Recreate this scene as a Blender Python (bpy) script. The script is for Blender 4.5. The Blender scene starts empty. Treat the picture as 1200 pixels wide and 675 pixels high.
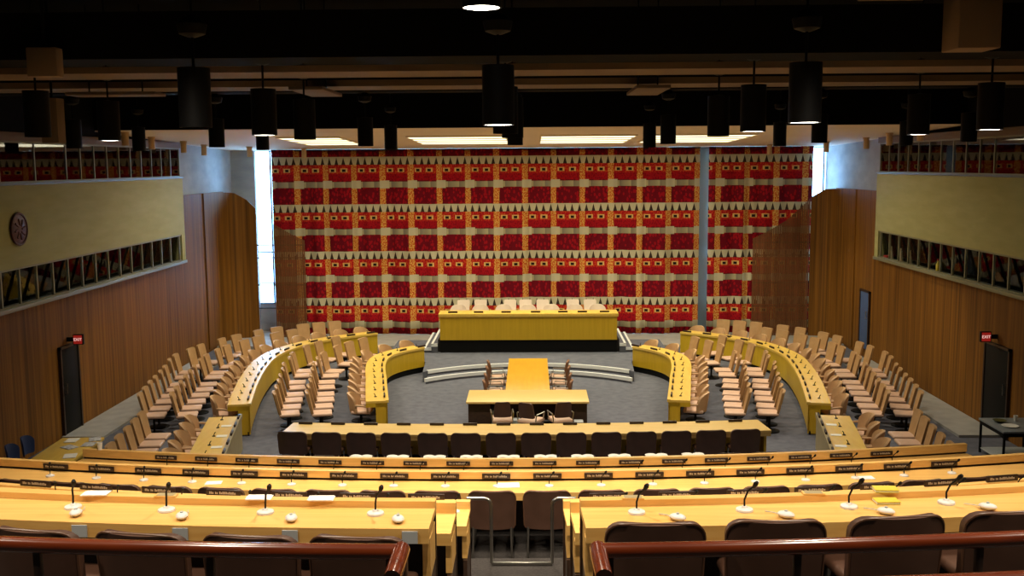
import bpy, bmesh, math, random
from mathutils import Vector, Matrix
random.seed(7)
C = bpy.context.scene.collection
PI = math.pi
R = math.radians

# ------------------------------------------------------------------ materials
def lin(c):
    return tuple(((v/255)/12.92 if v/255 <= .04045 else ((v/255+.055)/1.055)**2.4) for v in c) + (1,)
MATS = {}
def mat(name, rgb, rough=.5, metal=0, noise=0, scale=(1, 1, 1), rgb2=None, bump=0, coat=0, spec=.5, detail=3):
    if name in MATS: return MATS[name]
    m = bpy.data.materials.new(name); m.use_nodes = True
    nt = m.node_tree; b = nt.nodes['Principled BSDF']
    b.inputs['Base Color'].default_value = lin(rgb)
    b.inputs['Roughness'].default_value = rough
    b.inputs['Metallic'].default_value = metal
    b.inputs['Specular IOR Level'].default_value = spec
    if coat: b.inputs['Coat Weight'].default_value = coat; b.inputs['Coat Roughness'].default_value = .15
    if rgb2 or bump:
        tc = nt.nodes.new('ShaderNodeTexCoord'); mp = nt.nodes.new('ShaderNodeMapping'); mp.inputs['Scale'].default_value = scale
        nz = nt.nodes.new('ShaderNodeTexNoise'); nz.inputs['Scale'].default_value = 1; nz.inputs['Detail'].default_value = detail
        nt.links.new(tc.outputs['Object'], mp.inputs[0]); nt.links.new(mp.outputs[0], nz.inputs['Vector'])
        if rgb2:
            cr = nt.nodes.new('ShaderNodeValToRGB')
            cr.color_ramp.elements[0].position = .32; cr.color_ramp.elements[1].position = .68
            cr.color_ramp.elements[0].color = lin(rgb); cr.color_ramp.elements[1].color = lin(rgb2)
            nt.links.new(nz.outputs[0], cr.inputs[0]); nt.links.new(cr.outputs[0], b.inputs['Base Color'])
        if bump:
            bp = nt.nodes.new('ShaderNodeBump'); bp.inputs['Strength'].default_value = bump; bp.inputs['Distance'].default_value = .01
            nt.links.new(nz.outputs[0], bp.inputs['Height']); nt.links.new(bp.outputs[0], b.inputs['Normal'])
    MATS[name] = m
    return m
def emit(name, rgb, s):
    m = bpy.data.materials.new(name); m.use_nodes = True
    b = m.node_tree.nodes['Principled BSDF']
    b.inputs['Base Color'].default_value = (.02, .02, .02, 1)
    b.inputs['Emission Color'].default_value = lin(rgb); b.inputs['Emission Strength'].default_value = s
    MATS[name] = m
    return m
desk_wood = mat('desk_wood', (218, 168, 92), .34, rgb2=(230, 184, 108), scale=(1.2, 26, 26))
shoe_wood = mat('horseshoe_wood', (226, 186, 84), .34, rgb2=(234, 198, 98), scale=(14, 2, 14))
panel_wood = mat('panel_wood', (204, 166, 34), .4, rgb2=(214, 176, 42), scale=(16, 16, 1.2))
grey_veneer = mat('grey_veneer', (150, 136, 100), .5, rgb2=(160, 146, 110), scale=(10, 10, 1))
wall_wood = mat('wall_wood', (94, 59, 16), .65, rgb2=(140, 93, 32), scale=(12, 12, .2), detail=5, spec=.2)
slat_wood = mat('slat_wood', (98, 60, 30), .5, rgb2=(120, 76, 40), scale=(9, 9, .3))
red_wood = mat('red_wood', (92, 36, 16), .22, rgb2=(112, 48, 22), scale=(2, 20, 20), coat=.5)
dark_wood = mat('dark_wood', (44, 28, 18), .5, rgb2=(58, 38, 24), scale=(20, 3, 20))
carpet = mat('carpet', (92, 94, 104), .95, rgb2=(106, 108, 118), scale=(5, 5, 5), spec=.1, detail=10)
dark_carpet = mat('dark_carpet', (48, 45, 44), .95, rgb2=(62, 58, 56), scale=(40, 40, 40), spec=.1)
stone = mat('stone', (150, 150, 146), .6, rgb2=(166, 165, 160), scale=(3, 3, 3))
nosing_m = mat('nosing_white', (240, 244, 244), .4)
cream = mat('cream_paint', (230, 212, 188), .8, rgb2=(234, 218, 194), scale=(.4, .4, .4))
plaster = mat('plaster', (166, 162, 108), .9, rgb2=(176, 172, 118), scale=(.6, 1.2, 6))
white_wall = mat('white_wall', (170, 172, 172), .85, rgb2=(150, 154, 156), scale=(1, 1.5, 3))
black_ceil = mat('black_ceiling', (13, 12, 11), .9, spec=.1)
black_metal = mat('black_metal', (11, 11, 12), .6, spec=.2)
tan_duct = mat('tan_duct', (124, 104, 84), .8)
tan_can = mat('tan_can', (196, 164, 118), .6)
tan_leather = mat('tan_leather', (168, 130, 84), .55, rgb2=(182, 144, 98), scale=(4, 4, 4))
seat_leather = mat('seat_leather', (204, 168, 142), .5, rgb2=(214, 180, 156), scale=(4, 4, 4))
shell_leather = mat('shell_leather', (196, 156, 112), .5, rgb2=(208, 170, 126), scale=(4, 4, 4))
white_leather = mat('white_leather', (232, 214, 196), .5)
brown_leather = mat('brown_leather', (74, 50, 38), .42, rgb2=(84, 58, 46), scale=(5, 5, 5))
mid_leather = mat('mid_brown_leather', (128, 86, 54), .5)
brown_pipe = mat('brown_piping', (92, 62, 44), .4)
blue_plastic = mat('blue_plastic', (44, 62, 104), .45)
steel = mat('brushed_steel', (168, 166, 160), .3, metal=1)
frame_metal = mat('frame_metal', (140, 138, 112), .5, metal=.3)
alu = mat('window_aluminium', (120, 140, 156), .4, metal=.5)
paper = mat('paper_white', (238, 236, 228), .8)
printed = mat('printed_paper', (150, 150, 160), .7, rgb2=(225, 225, 225), scale=(14, 14, 14))
plastic_white = mat('plastic_white', (222, 216, 210), .35)
plastic_grey = mat('plastic_grey', (176, 182, 184), .4)
plate_m = mat('nameplate_brown', (40, 24, 18), .4)
letter_m = mat('letter_cream', (176, 158, 134), .6)
grey_top = mat('grey_laminate', (132, 140, 144), .35)
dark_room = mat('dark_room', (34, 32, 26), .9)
door_dark = mat('door_dark', (15, 13, 12), .7, spec=.2)
door_blue = mat('door_blue', (70, 92, 132), .5)  # daylight in the ajar doorway, put into the leaf's blue colour
bronze = mat('bronze', (96, 50, 38), .5, metal=.4, rgb2=(70, 36, 28), scale=(14, 14, 14), bump=.6)
olive_cup = mat('olive_bowl', (86, 84, 40), .5)
yellow_paint = mat('yellow_plastic', (206, 186, 60), .5)
red_paint = mat('red_plastic', (150, 40, 36), .5)
blue_box = mat('pale_blue_metal', (140, 156, 164), .4, metal=.3)
lamp_on = emit('lamp_lens', (255, 246, 232), 14)
tube_on = emit('fluorescent_diffuser', (255, 246, 196), 1.5)
exit_red = emit('exit_red', (225, 50, 40), .2)
exit_pale = emit('exit_pale', (255, 205, 195), .6)

def glassmat(name, tint, refl, rough=.02):
    m = bpy.data.materials.new(name); m.use_nodes = True; nt = m.node_tree
    nt.nodes.remove(nt.nodes['Principled BSDF'])
    tr = nt.nodes.new('ShaderNodeBsdfTransparent'); tr.inputs[0].default_value = tint + (1,)
    gl = nt.nodes.new('ShaderNodeBsdfGlossy'); gl.inputs['Roughness'].default_value = rough; gl.inputs[0].default_value = (.9, .9, .9, 1)
    mx = nt.nodes.new('ShaderNodeMixShader'); fr = nt.nodes.new('ShaderNodeFresnel'); fr.inputs[0].default_value = refl
    nt.links.new(fr.outputs[0], mx.inputs[0]); nt.links.new(tr.outputs[0], mx.inputs[1]); nt.links.new(gl.outputs[0], mx.inputs[2])
    nt.links.new(mx.outputs[0], nt.nodes['Material Output'].inputs[0])
    MATS[name] = m
    return m
clear_glass = glassmat('clear_glass', (.95, .97, 1), 1.3)
dark_glass = glassmat('tinted_glass', (.45, .45, .42), 1.5)
booth_glass = glassmat('booth_glass', (.6, .6, .52), 1.22)
pale_wood = mat('pale_wood', (226, 190, 112), .34, rgb2=(234, 202, 128), scale=(1.2, 26, 26))

def curtain_material():
    m = bpy.data.materials.new('curtain_weave'); m.use_nodes = True; nt = m.node_tree; b = nt.nodes['Principled BSDF']
    b.inputs['Roughness'].default_value = .9; b.inputs['Specular IOR Level'].default_value = .15
    N = nt.nodes.new; Lk = nt.links.new
    def M(op, a, b_=None, c=None):
        n = N('ShaderNodeMath'); n.operation = op
        for i, v in enumerate((a, b_, c)):
            if v is None: continue
            if isinstance(v, (int, float)): n.inputs[i].default_value = v
            else: Lk(v, n.inputs[i])
        return n.outputs[0]
    def mix(f, a, b_):
        n = N('ShaderNodeMix'); n.data_type = 'RGBA'
        if isinstance(f, (int, float)): n.inputs[0].default_value = f
        else: Lk(f, n.inputs[0])
        for i, v in ((6, a), (7, b_)):
            if isinstance(v, tuple): n.inputs[i].default_value = v
            else: Lk(v, n.inputs[i])
        return n.outputs[2]
    uv = N('ShaderNodeUVMap'); sp = N('ShaderNodeSeparateXYZ'); Lk(uv.outputs[0], sp.inputs[0])
    U, V = sp.outputs[0], sp.outputs[1]           # in repeats across and repeats down
    u = M('FRACT', U); v = M('FRACT', V)
    def band(x, a, c): return M('MULTIPLY', M('GREATER_THAN', x, a), M('LESS_THAN', x, c))
    tc = N('ShaderNodeTexCoord')
    def noise(s, d=2):
        n = N('ShaderNodeTexNoise'); n.inputs['Scale'].default_value = s; n.inputs['Detail'].default_value = d; Lk(tc.outputs['UV'], n.inputs['Vector']); return n.outputs[0]
    vor = N('ShaderNodeTexVoronoi'); vor.inputs['Scale'].default_value = 11; Lk(tc.outputs['UV'], vor.inputs['Vector'])
    crimson = mix(M('GREATER_THAN', vor.outputs['Distance'], .42), lin((154, 16, 30)), lin((108, 10, 26)))
    orange = mix(M('GREATER_THAN', noise(30, 3), .5), lin((190, 82, 26)), lin((216, 164, 84)))
    redor = mix(M('GREATER_THAN', noise(20), .54), lin((168, 20, 28)), lin((198, 74, 30)))
    creamc, grey, dark, beige = lin((194, 186, 156)), lin((128, 120, 104)), lin((58, 46, 40)), lin((176, 166, 130))
    stripe = M('LESS_THAN', M('ADD', u, M('MULTIPLY', M('SUBTRACT', noise(9), .5), .06)), .2)
    # base rows
    col = crimson
    col = mix(band(v, .17, .36), col, redor)
    col = mix(band(v, .36, .5), col, mix(M('GREATER_THAN', noise(22), .55), lin((160, 16, 28)), lin((128, 10, 24))))
    col = mix(stripe, col, orange)
    # grey and cream bar
    gcol = mix(M('FRACT', M('MULTIPLY', u, 2.5)), grey, beige)
    col = mix(band(v, .525, .645), col, gcol)
    col = mix(M('MULTIPLY', band(v, .5, .665), M('LESS_THAN', u, .33)), col, creamc)
    # small windowed squares
    e1 = M('ABSOLUTE', M('SUBTRACT', u, .36)); e2 = M('ABSOLUTE', M('SUBTRACT', u, .76))
    em = M('MINIMUM', e1, e2)
    sq = M('MULTIPLY', M('LESS_THAN', em, .12), band(v, .24, .325))
    col = mix(sq, col, lin((212, 172, 104)))
    sq2 = M('MULTIPLY', M('LESS_THAN', em, .06), band(v, .26, .315))
    col = mix(sq2, col, lin((40, 26, 24)))
    # row of cream pegs hanging on a dark ground
    t = M('ABSOLUTE', M('SUBTRACT', M('FRACT', M('MULTIPLY', U, 4)), .5))
    peg = M('LESS_THAN', t, M('SUBTRACT', .52, M('MULTIPLY', v, 1.75)))
    row = mix(peg, dark, creamc)
    col = mix(M('LESS_THAN', v, .165), col, row)
    Lk(col, b.inputs['Base Color'])
    return m
curtain_m = curtain_material()

# ------------------------------------------------------------------ mesh helpers
def box(bm, x0, x1, y0, y1, z0, z1, bev=0, seg=2, M=None):
    vs = [bm.verts.new((x, y, z)) for z in (z0, z1) for x, y in ((x0, y0), (x1, y0), (x1, y1), (x0, y1))]
    fs = [bm.faces.new([vs[i] for i in f]) for f in ((3, 2, 1, 0), (4, 5, 6, 7), (0, 1, 5, 4), (1, 2, 6, 5), (2, 3, 7, 6), (3, 0, 4, 7))]
    if M is not None:
        for v in vs: v.co = M @ v.co
    if bev:
        es = list({e for f in fs for e in f.edges})
        bmesh.ops.bevel(bm, geom=es, offset=bev, segments=seg, profile=.5, affect='EDGES')
def tube(bm, pts, r, n=8, cap=True):
    pts = [Vector(p) for p in pts]; rings = []
    rr = r if isinstance(r, (list, tuple)) else [r]*len(pts)
    prev = None
    for i, p in enumerate(pts):
        d = (pts[min(i+1, len(pts)-1)] - pts[max(i-1, 0)]).normalized()
        if prev is None:
            a = Vector((0, 0, 1)) if abs(d.z) < .9 else Vector((1, 0, 0))
            s = d.cross(a).normalized()
        else:
            s = (prev - d*prev.dot(d)).normalized()
        prev = s; t = d.cross(s)
        rings.append([bm.verts.new(p + (s*math.cos(2*PI*k/n) + t*math.sin(2*PI*k/n))*rr[i]) for k in range(n)])
    for a, b in zip(rings, rings[1:]):
        for k in range(n): bm.faces.new((a[k], a[(k+1) % n], b[(k+1) % n], b[k]))
    if cap: bm.faces.new(rings[0][::-1]); bm.faces.new(rings[-1])
def lathe(bm, prof, n=16, o=(0, 0, 0), axis='z', loop=False):
    rings = []
    for r, z in prof:
        if axis == 'z': rings.append([bm.verts.new((o[0]+r*math.cos(2*PI*k/n), o[1]+r*math.sin(2*PI*k/n), o[2]+z)) for k in range(n)])
        else: rings.append([bm.verts.new((o[0]+z, o[1]+r*math.cos(2*PI*k/n), o[2]+r*math.sin(2*PI*k/n))) for k in range(n)])
    for a, b in zip(rings, rings[1:]):
        for k in range(n): bm.faces.new((a[k], a[(k+1) % n], b[(k+1) % n], b[k]))
    if loop:
        a, b = rings[-1], rings[0]
        for k in range(n): bm.faces.new((a[k], a[(k+1) % n], b[(k+1) % n], b[k]))
    else: bm.faces.new(rings[0][::-1]); bm.faces.new(rings[-1])
def prism(bm, poly, z0, z1):
    a = [bm.verts.new((x, y, z0)) for x, y in poly]; b = [bm.verts.new((x, y, z1)) for x, y in poly]
    bm.faces.new(a[::-1]); bm.faces.new(b)
    for i in range(len(poly)):
        j = (i+1) % len(poly); bm.faces.new((a[i], a[j], b[j], b[i]))
def normals2(path):
    out = []
    for i in range(len(path)):
        p, q = path[max(i-1, 0)], path[min(i+1, len(path)-1)]
        dx, dy = q[0]-p[0], q[1]-p[1]; l = math.hypot(dx, dy); out.append((dy/l, -dx/l))
    return out
def sweep(bm, path, o0, o1, z0, z1):
    """rectangular section swept along a plan path, offset to its right-hand side by o0..o1"""
    ns = normals2(path); rings = []
    for (x, y), (nx, ny) in zip(path, ns):
        rings.append([bm.verts.new((x+nx*o, y+ny*o, z)) for o, z in ((o0, z0), (o1, z0), (o1, z1), (o0, z1))])
    for a, b in zip(rings, rings[1:]):
        for k in range(4): bm.faces.new((a[k], a[(k+1) % 4], b[(k+1) % 4], b[k]))
    bm.faces.new(rings[0][::-1]); bm.faces.new(rings[-1])
def shell(bm, W0, W1, z0, z1, r, t, y0, wrap, rec, nu=8, rb=.03):
    zs = [z0 + rb*(1-math.cos(PI/2*k/2)) for k in range(2)] + [z0+rb+(z1-r-z0-rb)*k/3 for k in range(4)] + [z1-r+r*math.sin(PI/2*k/5) for k in range(1, 6)]
    def w(z):
        b = W0+(W1-W0)*(z-z0)/(z1-z0)
        if z > z1-r: return b-r+math.sqrt(max(0, r*r-(z-z1+r)**2))
        if z < z0+rb: return b-rb+math.sqrt(max(0, rb*rb-(z0+rb-z)**2))
        return b
    F, B = [], []
    for z in zs:
        fr, br = [], []
        for k in range(nu+1):
            x = (2*k/nu-1)*w(z); y = y0-rec*(z-z0)+wrap*(x/W0)**2
            fr.append(bm.verts.new((x, y, z))); br.append(bm.verts.new((x, y-t, z)))
        F.append(fr); B.append(br)
    for i in range(len(zs)-1):
        for k in range(nu):
            bm.faces.new((F[i][k+1], F[i][k], F[i+1][k], F[i+1][k+1])); bm.faces.new((B[i][k], B[i][k+1], B[i+1][k+1], B[i+1][k]))
        bm.faces.new((F[i][0], B[i][0], B[i+1][0], F[i+1][0])); bm.faces.new((B[i][nu], F[i][nu], F[i+1][nu], B[i+1][nu]))
    for k in range(nu):
        bm.faces.new((F[0][k], F[0][k+1], B[0][k+1], B[0][k])); bm.faces.new((F[-1][k+1], F[-1][k], B[-1][k], B[-1][k+1]))
def catmull(P, n=10):
    P = [Vector((p[0], p[1], 0)) for p in P]; Q = [2*P[0]-P[1]]+P+[2*P[-1]-P[-2]]; out = []
    for i in range(1, len(Q)-2):
        a, b, c, d = Q[i-1:i+3]
        for k in range(n):
            s = k/n; v = .5*(2*b+(c-a)*s+(2*a-5*b+4*c-d)*s*s+(3*b-a-3*c+d)*s**3); out.append((v.x, v.y))
    out.append((P[-1].x, P[-1].y)); return out

def obj(name, bm, m, parent=None, smooth=True, loc=None):
    me = bpy.data.meshes.new(name); bmesh.ops.recalc_face_normals(bm, faces=bm.faces); bm.to_mesh(me); bm.free()
    me.materials.append(m)
    if smooth:
        me.shade_smooth(); me.set_sharp_from_angle(angle=R(38))
    o = bpy.data.objects.new(name, me); C.objects.link(o)
    if parent: o.parent = parent
    if loc: o.location = loc
    return o
def part(name, m, parent, *ops):
    bm = bmesh.new()
    for f, a in ops:
        f(bm, *a) if not isinstance(a, dict) else f(bm, **a)
    return obj(name, bm, m, parent)
def B(*a, **k): return (lambda bm, *x: box(bm, *a, **k), ())
def T(*a, **k): return (lambda bm, *x: tube(bm, *a, **k), ())
def L(*a, **k): return (lambda bm, *x: lathe(bm, *a, **k), ())
def S(*a, **k): return (lambda bm, *x: shell(bm, *a, **k), ())
def W(*a, **k): return (lambda bm, *x: sweep(bm, *a, **k), ())
def P(*a, **k): return (lambda bm, *x: prism(bm, *a, **k), ())
def empty(name, loc=(0, 0, 0), rz=0):
    o = bpy.data.objects.new(name, None); C.objects.link(o); o.location = loc; o.rotation_euler = (0, 0, rz); o.empty_display_size = .1
    return o
def tag(o, label, cat, group=None):
    o['label'] = label; o['category'] = cat
    if group: o['group'] = group
    return o
def struct(o):
    o['kind'] = 'structure'; return o
def copy_tree(o, parent=None):
    c = o.copy(); C.objects.link(c)
    if parent: c.parent = parent
    for ch in list(o.children): copy_tree(ch, c)
    return c
PROTO = {}
def place(key, builder, loc, rz, label, cat, group, rx=0):
    if key in PROTO: o = copy_tree(PROTO[key])
    else: o = PROTO[key] = builder()
    o.location = loc; o.rotation_euler = (rx, 0, rz)
    return tag(o, label, cat, group)
ORD = ['first', 'second', 'third', 'fourth', 'fifth', 'sixth', 'seventh', 'eighth', 'ninth', 'tenth', 'eleventh', 'twelfth', 'thirteenth', 'fourteenth', 'fifteenth', 'sixteenth', 'seventeenth', 'eighteenth', 'nineteenth', 'twentieth', 'twenty-first', 'twenty-second', 'twenty-third', 'twenty-fourth']
def nth(i): return ORD[i]

# ------------------------------------------------------------------ levels (metres, floor of the well = 0, Y runs towards the curtain)
ZB1, ZB, ZC, ZF, ZE, ZD = .2, .6, 1.30, 1.92, 2.54, 3.18
def Yc(Y0, X, Rr): return Y0 + X*X/(2*Rr) + .016*X
def rowpath(x0, x1, Y0, Rr, n=28): return [(x0+(x1-x0)*k/n, Yc(Y0, x0+(x1-x0)*k/n, Rr)) for k in range(n+1)]
def floor_z(x, y): return 0

# ------------------------------------------------------------------ room shell
def shellroom():
    o = part('floor', carpet, None, B(-10.8, 10.8, 13.0, 37.6, -.2, 0)); struct(o)
    arc = [(4.5*math.sin(R(a)), 25.5+4.5*math.cos(R(a))) for a in range(40, -41, -4)]
    poly = arc + [(-3.02, 28.75), (-3.1, 30.27), (-3.7, 30.8), (-4.4, 30.8), (-4.4, 34.12), (-3.4, 34.12), (-3.4, 34.9), (3.4, 34.9), (3.4, 34.12), (4.4, 34.12), (4.4, 30.8), (3.7, 30.8), (3.1, 30.27), (3.02, 28.75)]
    o = part('floor_raised', carpet, None, P(poly, 0, .3)); struct(o)
    low = [(4.2*math.sin(R(a)), 25.5+4.2*math.cos(R(a))) for a in range(-44, 45, 4)]
    hi = [(4.5*math.sin(R(a)), 25.5+4.5*math.cos(R(a))) for a in range(-40, 41, 4)]
    st = part('floor_step', carpet, None, P(low + hi[::-1], 0, .15)); struct(st)
    o = part('trim_1', nosing_m, None, W(low, -.06, .012, .06, .158)); struct(o)
    o = part('trim_2', nosing_m, None, W(hi, -.06, .012, .21, .308)); struct(o)
    # pale stone edge to the carpet
    for s, nm in ((-1, 'baseboard_left'), (1, 'baseboard_right')):
        struct(part(nm, stone, None, B(min(s*9.72, s*10.68), max(s*9.72, s*10.68), 22.7, 32.0, -.02, .06)))
    struct(part('baseboard_back', stone, None, B(-10.6, -3.42, 34.14, 37.45, -.05, .1), B(3.42, 10.6, 34.14, 37.45, -.05, .1), B(-3.42, 3.42, 34.92, 37.45, -.05, .1)))
    # terraces, stepping up towards the camera
    def terr(name, x, Y0, Rr, z, m):
        p = rowpath(-x, x, Y0, Rr, 24)
        struct(part(name, m, None, P(p + [(x, -3), (-x, -3)], -.2, z)))
    terr('floor_terrace', 5.55, 18.05, 60, ZB1, dark_carpet)
    terr('floor_terrace', 7.65, 16.25, 38, ZB, dark_carpet)
    terr('floor_terrace', 10.75, 13.75, 37, ZC, dark_carpet)
    terr('floor_terrace', 10.7, 10.75, 25, ZF, dark_carpet)
    terr('floor_terrace', 10.68, 8.75, 25, ZE, dark_carpet)
    terr('floor_terrace', 10.66, 6.95, 25, ZD, dark_carpet)
    # walls
    for s, nm in ((-1, 'left'), (1, 'right')):
        a2, b2 = sorted((s*10.78, s*11.1))
        struct(part('wall_' + nm + '_end', white_wall, None, B(a2, b2, 35.9, 37.6, -.2, 5.3)))
    struct(part('wall_rear', dark_room, None, B(-11, 11, -3.2, -3, -.2, 9)))
    # ceiling
    bm = bmesh.new()
    pr = [(25, 7.07), (37.6, 6.73), (37.6, 7.0), (25, 7.3)]
    a = [bm.verts.new((-11, y, z)) for y, z in pr]; b = [bm.verts.new((11, y, z)) for y, z in pr]
    bm.faces.new(a); bm.faces.new(b[::-1])
    for i in range(4): bm.faces.new((a[i], b[i], b[(i+1) % 4], a[(i+1) % 4]))
    struct(obj('ceiling', bm, cream, None, False))
    struct(part('ceiling_dark', black_ceil, None, B(-11, 11, -3.2, 25.2, 8.7, 8.9)))
    struct(part('ceiling_bulkhead', black_ceil, None, B(-11, 11, 24.95, 25.15, 7.075, 8.8)))
shellroom()

# ceiling beams and ducts of the open part
def beam(m, *a): return struct(part('ceiling_beam', m, None, B(*a)))
beam(black_ceil, -10.7, 10.7, 10.3, 10.9, 7.26, 7.72)
beam(tan_duct, -10.7, 10.7, 13.0, 13.9, 7.36, 7.44)
beam(tan_duct, -10.7, 10.7, 16.6, 17.5, 7.45, 7.55)
beam(black_ceil, -10.7, 10.7, 14.4, 16.5, 7.62, 7.8)
beam(black_ceil, -10.7, 10.7, 19.6, 20.2, 7.58, 8.2)
beam(black_ceil, -10.7, 10.7, 12.2, 12.24, 7.44, 7.48)
for x0, x1, y0, y1, z0, z1, d in ((-4.82, -4.52, 10.1, 10.25, 7.08, 7.36, 'tan duct drop hanging from the dark ceiling at far left'),
                        (4.12, 4.52, 9.9, 10.3, 7.25, 7.95, 'tall tan duct drop hanging from dark ceiling at upper right'),
                        (-7.05, -6.8, 15.0, 15.25, 6.55, 7.2, 'slender tan duct drop hanging beside the left gallery glass')):
    t = empty('duct_drop', ((x0+x1)/2, (y0+y1)/2, z0)); tag(t, d, 'duct', None)
    cx, cy = (x0+x1)/2, (y0+y1)/2
    part('casing', tan_duct, t, B(x0-cx, x1-cx, y0-cy, y1-cy, 0, z1-z0, bev=.01))
    part('hanger', black_metal, t, T([(0, 0, z1-z0-.02), (0, 0, 8.7-z0)], .02))
for (x, y, z, w, l) in ((-3.95, 8.0, 7.55, .75, .5), (3.4, 9.4, 7.66, .6, .6), (-6.4, 16.2, 7.3, 1.4, .5), (1.9, 16.0, 7.28, .5, 1.6), (-3.2, 16.0, 7.3, .5, 1.6)):
    t = empty('duct_tray', (x, y, z)); tag(t, {-3.95: 'wide tan ceiling panel at top left of the dark ceiling', 3.4: 'tan ceiling panel at top right beyond black spotlight', -6.4: 'long tan ceiling tray beside the left gallery', 1.9: 'slanting tan tray under the dark ceiling right of centre', -3.2: 'slanting tan tray under the dark ceiling left of centre'}[x], 'ceiling panel')
    part('panel', tan_duct, t, B(-w/2, w/2, -l/2, l/2, 0, .05, bev=.008))
    part('hanger', black_metal, t, T([(-w*.3, 0, .04), (-w*.3, 0, 8.7-z)], .012)); part('hanger', black_metal, t, T([(w*.3, 0, .04), (w*.3, 0, 8.7-z)], .012))

# end wall: window band with mullions
def window_wall():
    struct(part('wall_back', white_wall, None, B(-10.8, 10.8, 37.45, 37.7, -.2, 1.1)))
    w = struct(empty('window_1', (0, 37.5, 1.1)))
    ops = []
    x = -10.75
    while x < 10.8:
        ops.append(B(x-.03, x+.03, -.05, .05, 0, 5.65)); x += 1.34
    for z in (0, .75, 1.9, 5.6): ops.append(B(-10.8, 10.8, -.04, .04, z, z+.05))
    part('window_frame', alu, w, *ops)
    part('pane', clear_glass, w, B(-10.8, 10.8, -.004, .004, .02, 5.62))
    struct(part('trim_3', alu, None, B(5.9, 6.55, 36.85, 37.1, .1, 6.74)))
    struct(part('trim_4', white_wall, None, B(-10.8, -9.92, 37.2, 37.4, .1, 6.74)))
window_wall()

# ------------------------------------------------------------------ balconies with booth and gallery windows
def balcony(s, n):
    b = struct(empty('balcony', (0, 0, 0)))
    xf = s*10.5
    def bx(a, c, *r, **k): return B(min(a, c), max(a, c), *r, **k)
    part('fascia', plaster, b, bx(xf, s*10.9, -3, 31.15, 4.14, 5.83, bev=.01), bx(xf, s*10.9, 30.85, 31.15, 3.34, 4.15))
    part('sill', frame_metal, b, bx(xf-s*.04, s*10.9, -3, 31.16, 3.26, 3.35, bev=.008))
    part('capping', mat('capping_grey', (110, 110, 104), .5), b, bx(xf-s*.03, s*10.9, -3, 31.17, 5.83, 5.88, bev=.008))
    part('lintel', tan_duct, b, bx(xf, s*10.9, -3, 31.15, 6.74, 6.92, bev=.01))
    part('soffit', black_ceil, b, bx(xf, s*10.9, -3, 25.0, 6.93, 8.7), bx(xf+s*.2, s*12.0, -3, 31.12, 6.93, 7.4), bx(s*11.9, s*12.05, -3, 31.12, 7.3, 8.9))
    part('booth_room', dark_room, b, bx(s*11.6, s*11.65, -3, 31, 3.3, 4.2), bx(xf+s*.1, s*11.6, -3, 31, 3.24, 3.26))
    # booth strip
    w = struct(empty('window_%d' % n, (0, 0, 0)))
    ops = [bx(xf+s*.02, xf+s*.07, -3, 30.85, 4.10, 4.15), bx(xf+s*.02, xf+s*.07, -3, 30.85, 3.34, 3.38)]
    y = 30.7
    while y > 2: ops.append(bx(xf+s*.02, xf+s*.07, y-.022, y+.022, 3.36, 4.12)); y -= .75
    part('window_frame', frame_metal, w, *ops)
    bm = bmesh.new()
    q = [(xf+s*.20, 3.37), (xf+s*.21, 3.37), (xf+s*.085, 4.12), (xf+s*.075, 4.12)]
    va = [bm.verts.new((x, -3, z)) for x, z in q]; vb = [bm.verts.new((x, 30.85, z)) for x, z in q]
    bm.faces.new(va); bm.faces.new(vb[::-1])
    for k in range(4): bm.faces.new((va[k], vb[k], vb[(k+1) % 4], va[(k+1) % 4]))
    obj('pane', bm, booth_glass, w, False)
    g = struct(empty('window_%d' % (n+1), (0, 0, 0)))
    ops = [bx(xf+s*.04, xf+s*.08, -3, 31.1, 6.70, 6.75), bx(xf+s*.04, xf+s*.08, -3, 31.1, 5.87, 5.91)]
    ys = [31.05]
    while ys[-1] > 2: ys.append(ys[-1] - (.76 if ys[-1] > 23.6 else 1.5))
    for y in ys: ops.append(bx(xf+s*.04, xf+s*.08, y-.018, y+.018, 5.88, 6.72))
    part('window_frame', frame_metal, g, *ops)
    part('pane', dark_glass, g, bx(xf+s*.055, xf+s*.065, -3, 31.1, 5.88, 6.72))
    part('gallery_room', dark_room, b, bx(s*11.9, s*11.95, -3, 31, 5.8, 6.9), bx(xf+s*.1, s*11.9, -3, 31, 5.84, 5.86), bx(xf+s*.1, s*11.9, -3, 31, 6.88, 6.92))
    return b
# openings: the wooden and white side walls are interrupted where booths and galleries look in
for s, nm in ((-1, 'left'), (1, 'right')):
    def bx(a, c, *r): return B(min(a, c), max(a, c), *r)
    struct(part('wall_' + nm, wall_wood, None, bx(s*10.7, s*11.0, -3, 35.9, -.2, 3.28), bx(s*10.7, s*11.0, 31.15, 35.9, 3.28, 5.3)))
    struct(part('wall_' + nm + '_upper', white_wall, None, bx(s*10.78, s*11.1, 31.12, 37.6, 5.3, 7.0), bx(s*11.95, s*12.1, -3, 31.2, 3.2, 9), bx(s*10.9, s*12.1, 31.1, 31.2, 3.2, 7.0)))
balcony(-1, 2); balcony(1, 4)

# bronze disc on the left fascia
t = empty('wall_medallion', (-10.5, 20.95, 4.93)); tag(t, 'round reddish bronze medallion on the beige balcony front at left', 'medallion')
part('disc', bronze, t, L([(.31, -.0), (.31, .03), (.27, .045), (.05, .05)], 32, axis='x'))
part('rim', bronze, t, T([(.03, .325*math.cos(2*PI*k/32), .325*math.sin(2*PI*k/32)) for k in range(33)], .025))
part('relief', bronze, t, *[T([(.045, .08*math.cos(2*PI*k/8), .08*math.sin(2*PI*k/8)), (.05, .22*math.cos(2*PI*k/8+.2), .22*math.sin(2*PI*k/8+.2))], .02) for k in range(8)])

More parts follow.
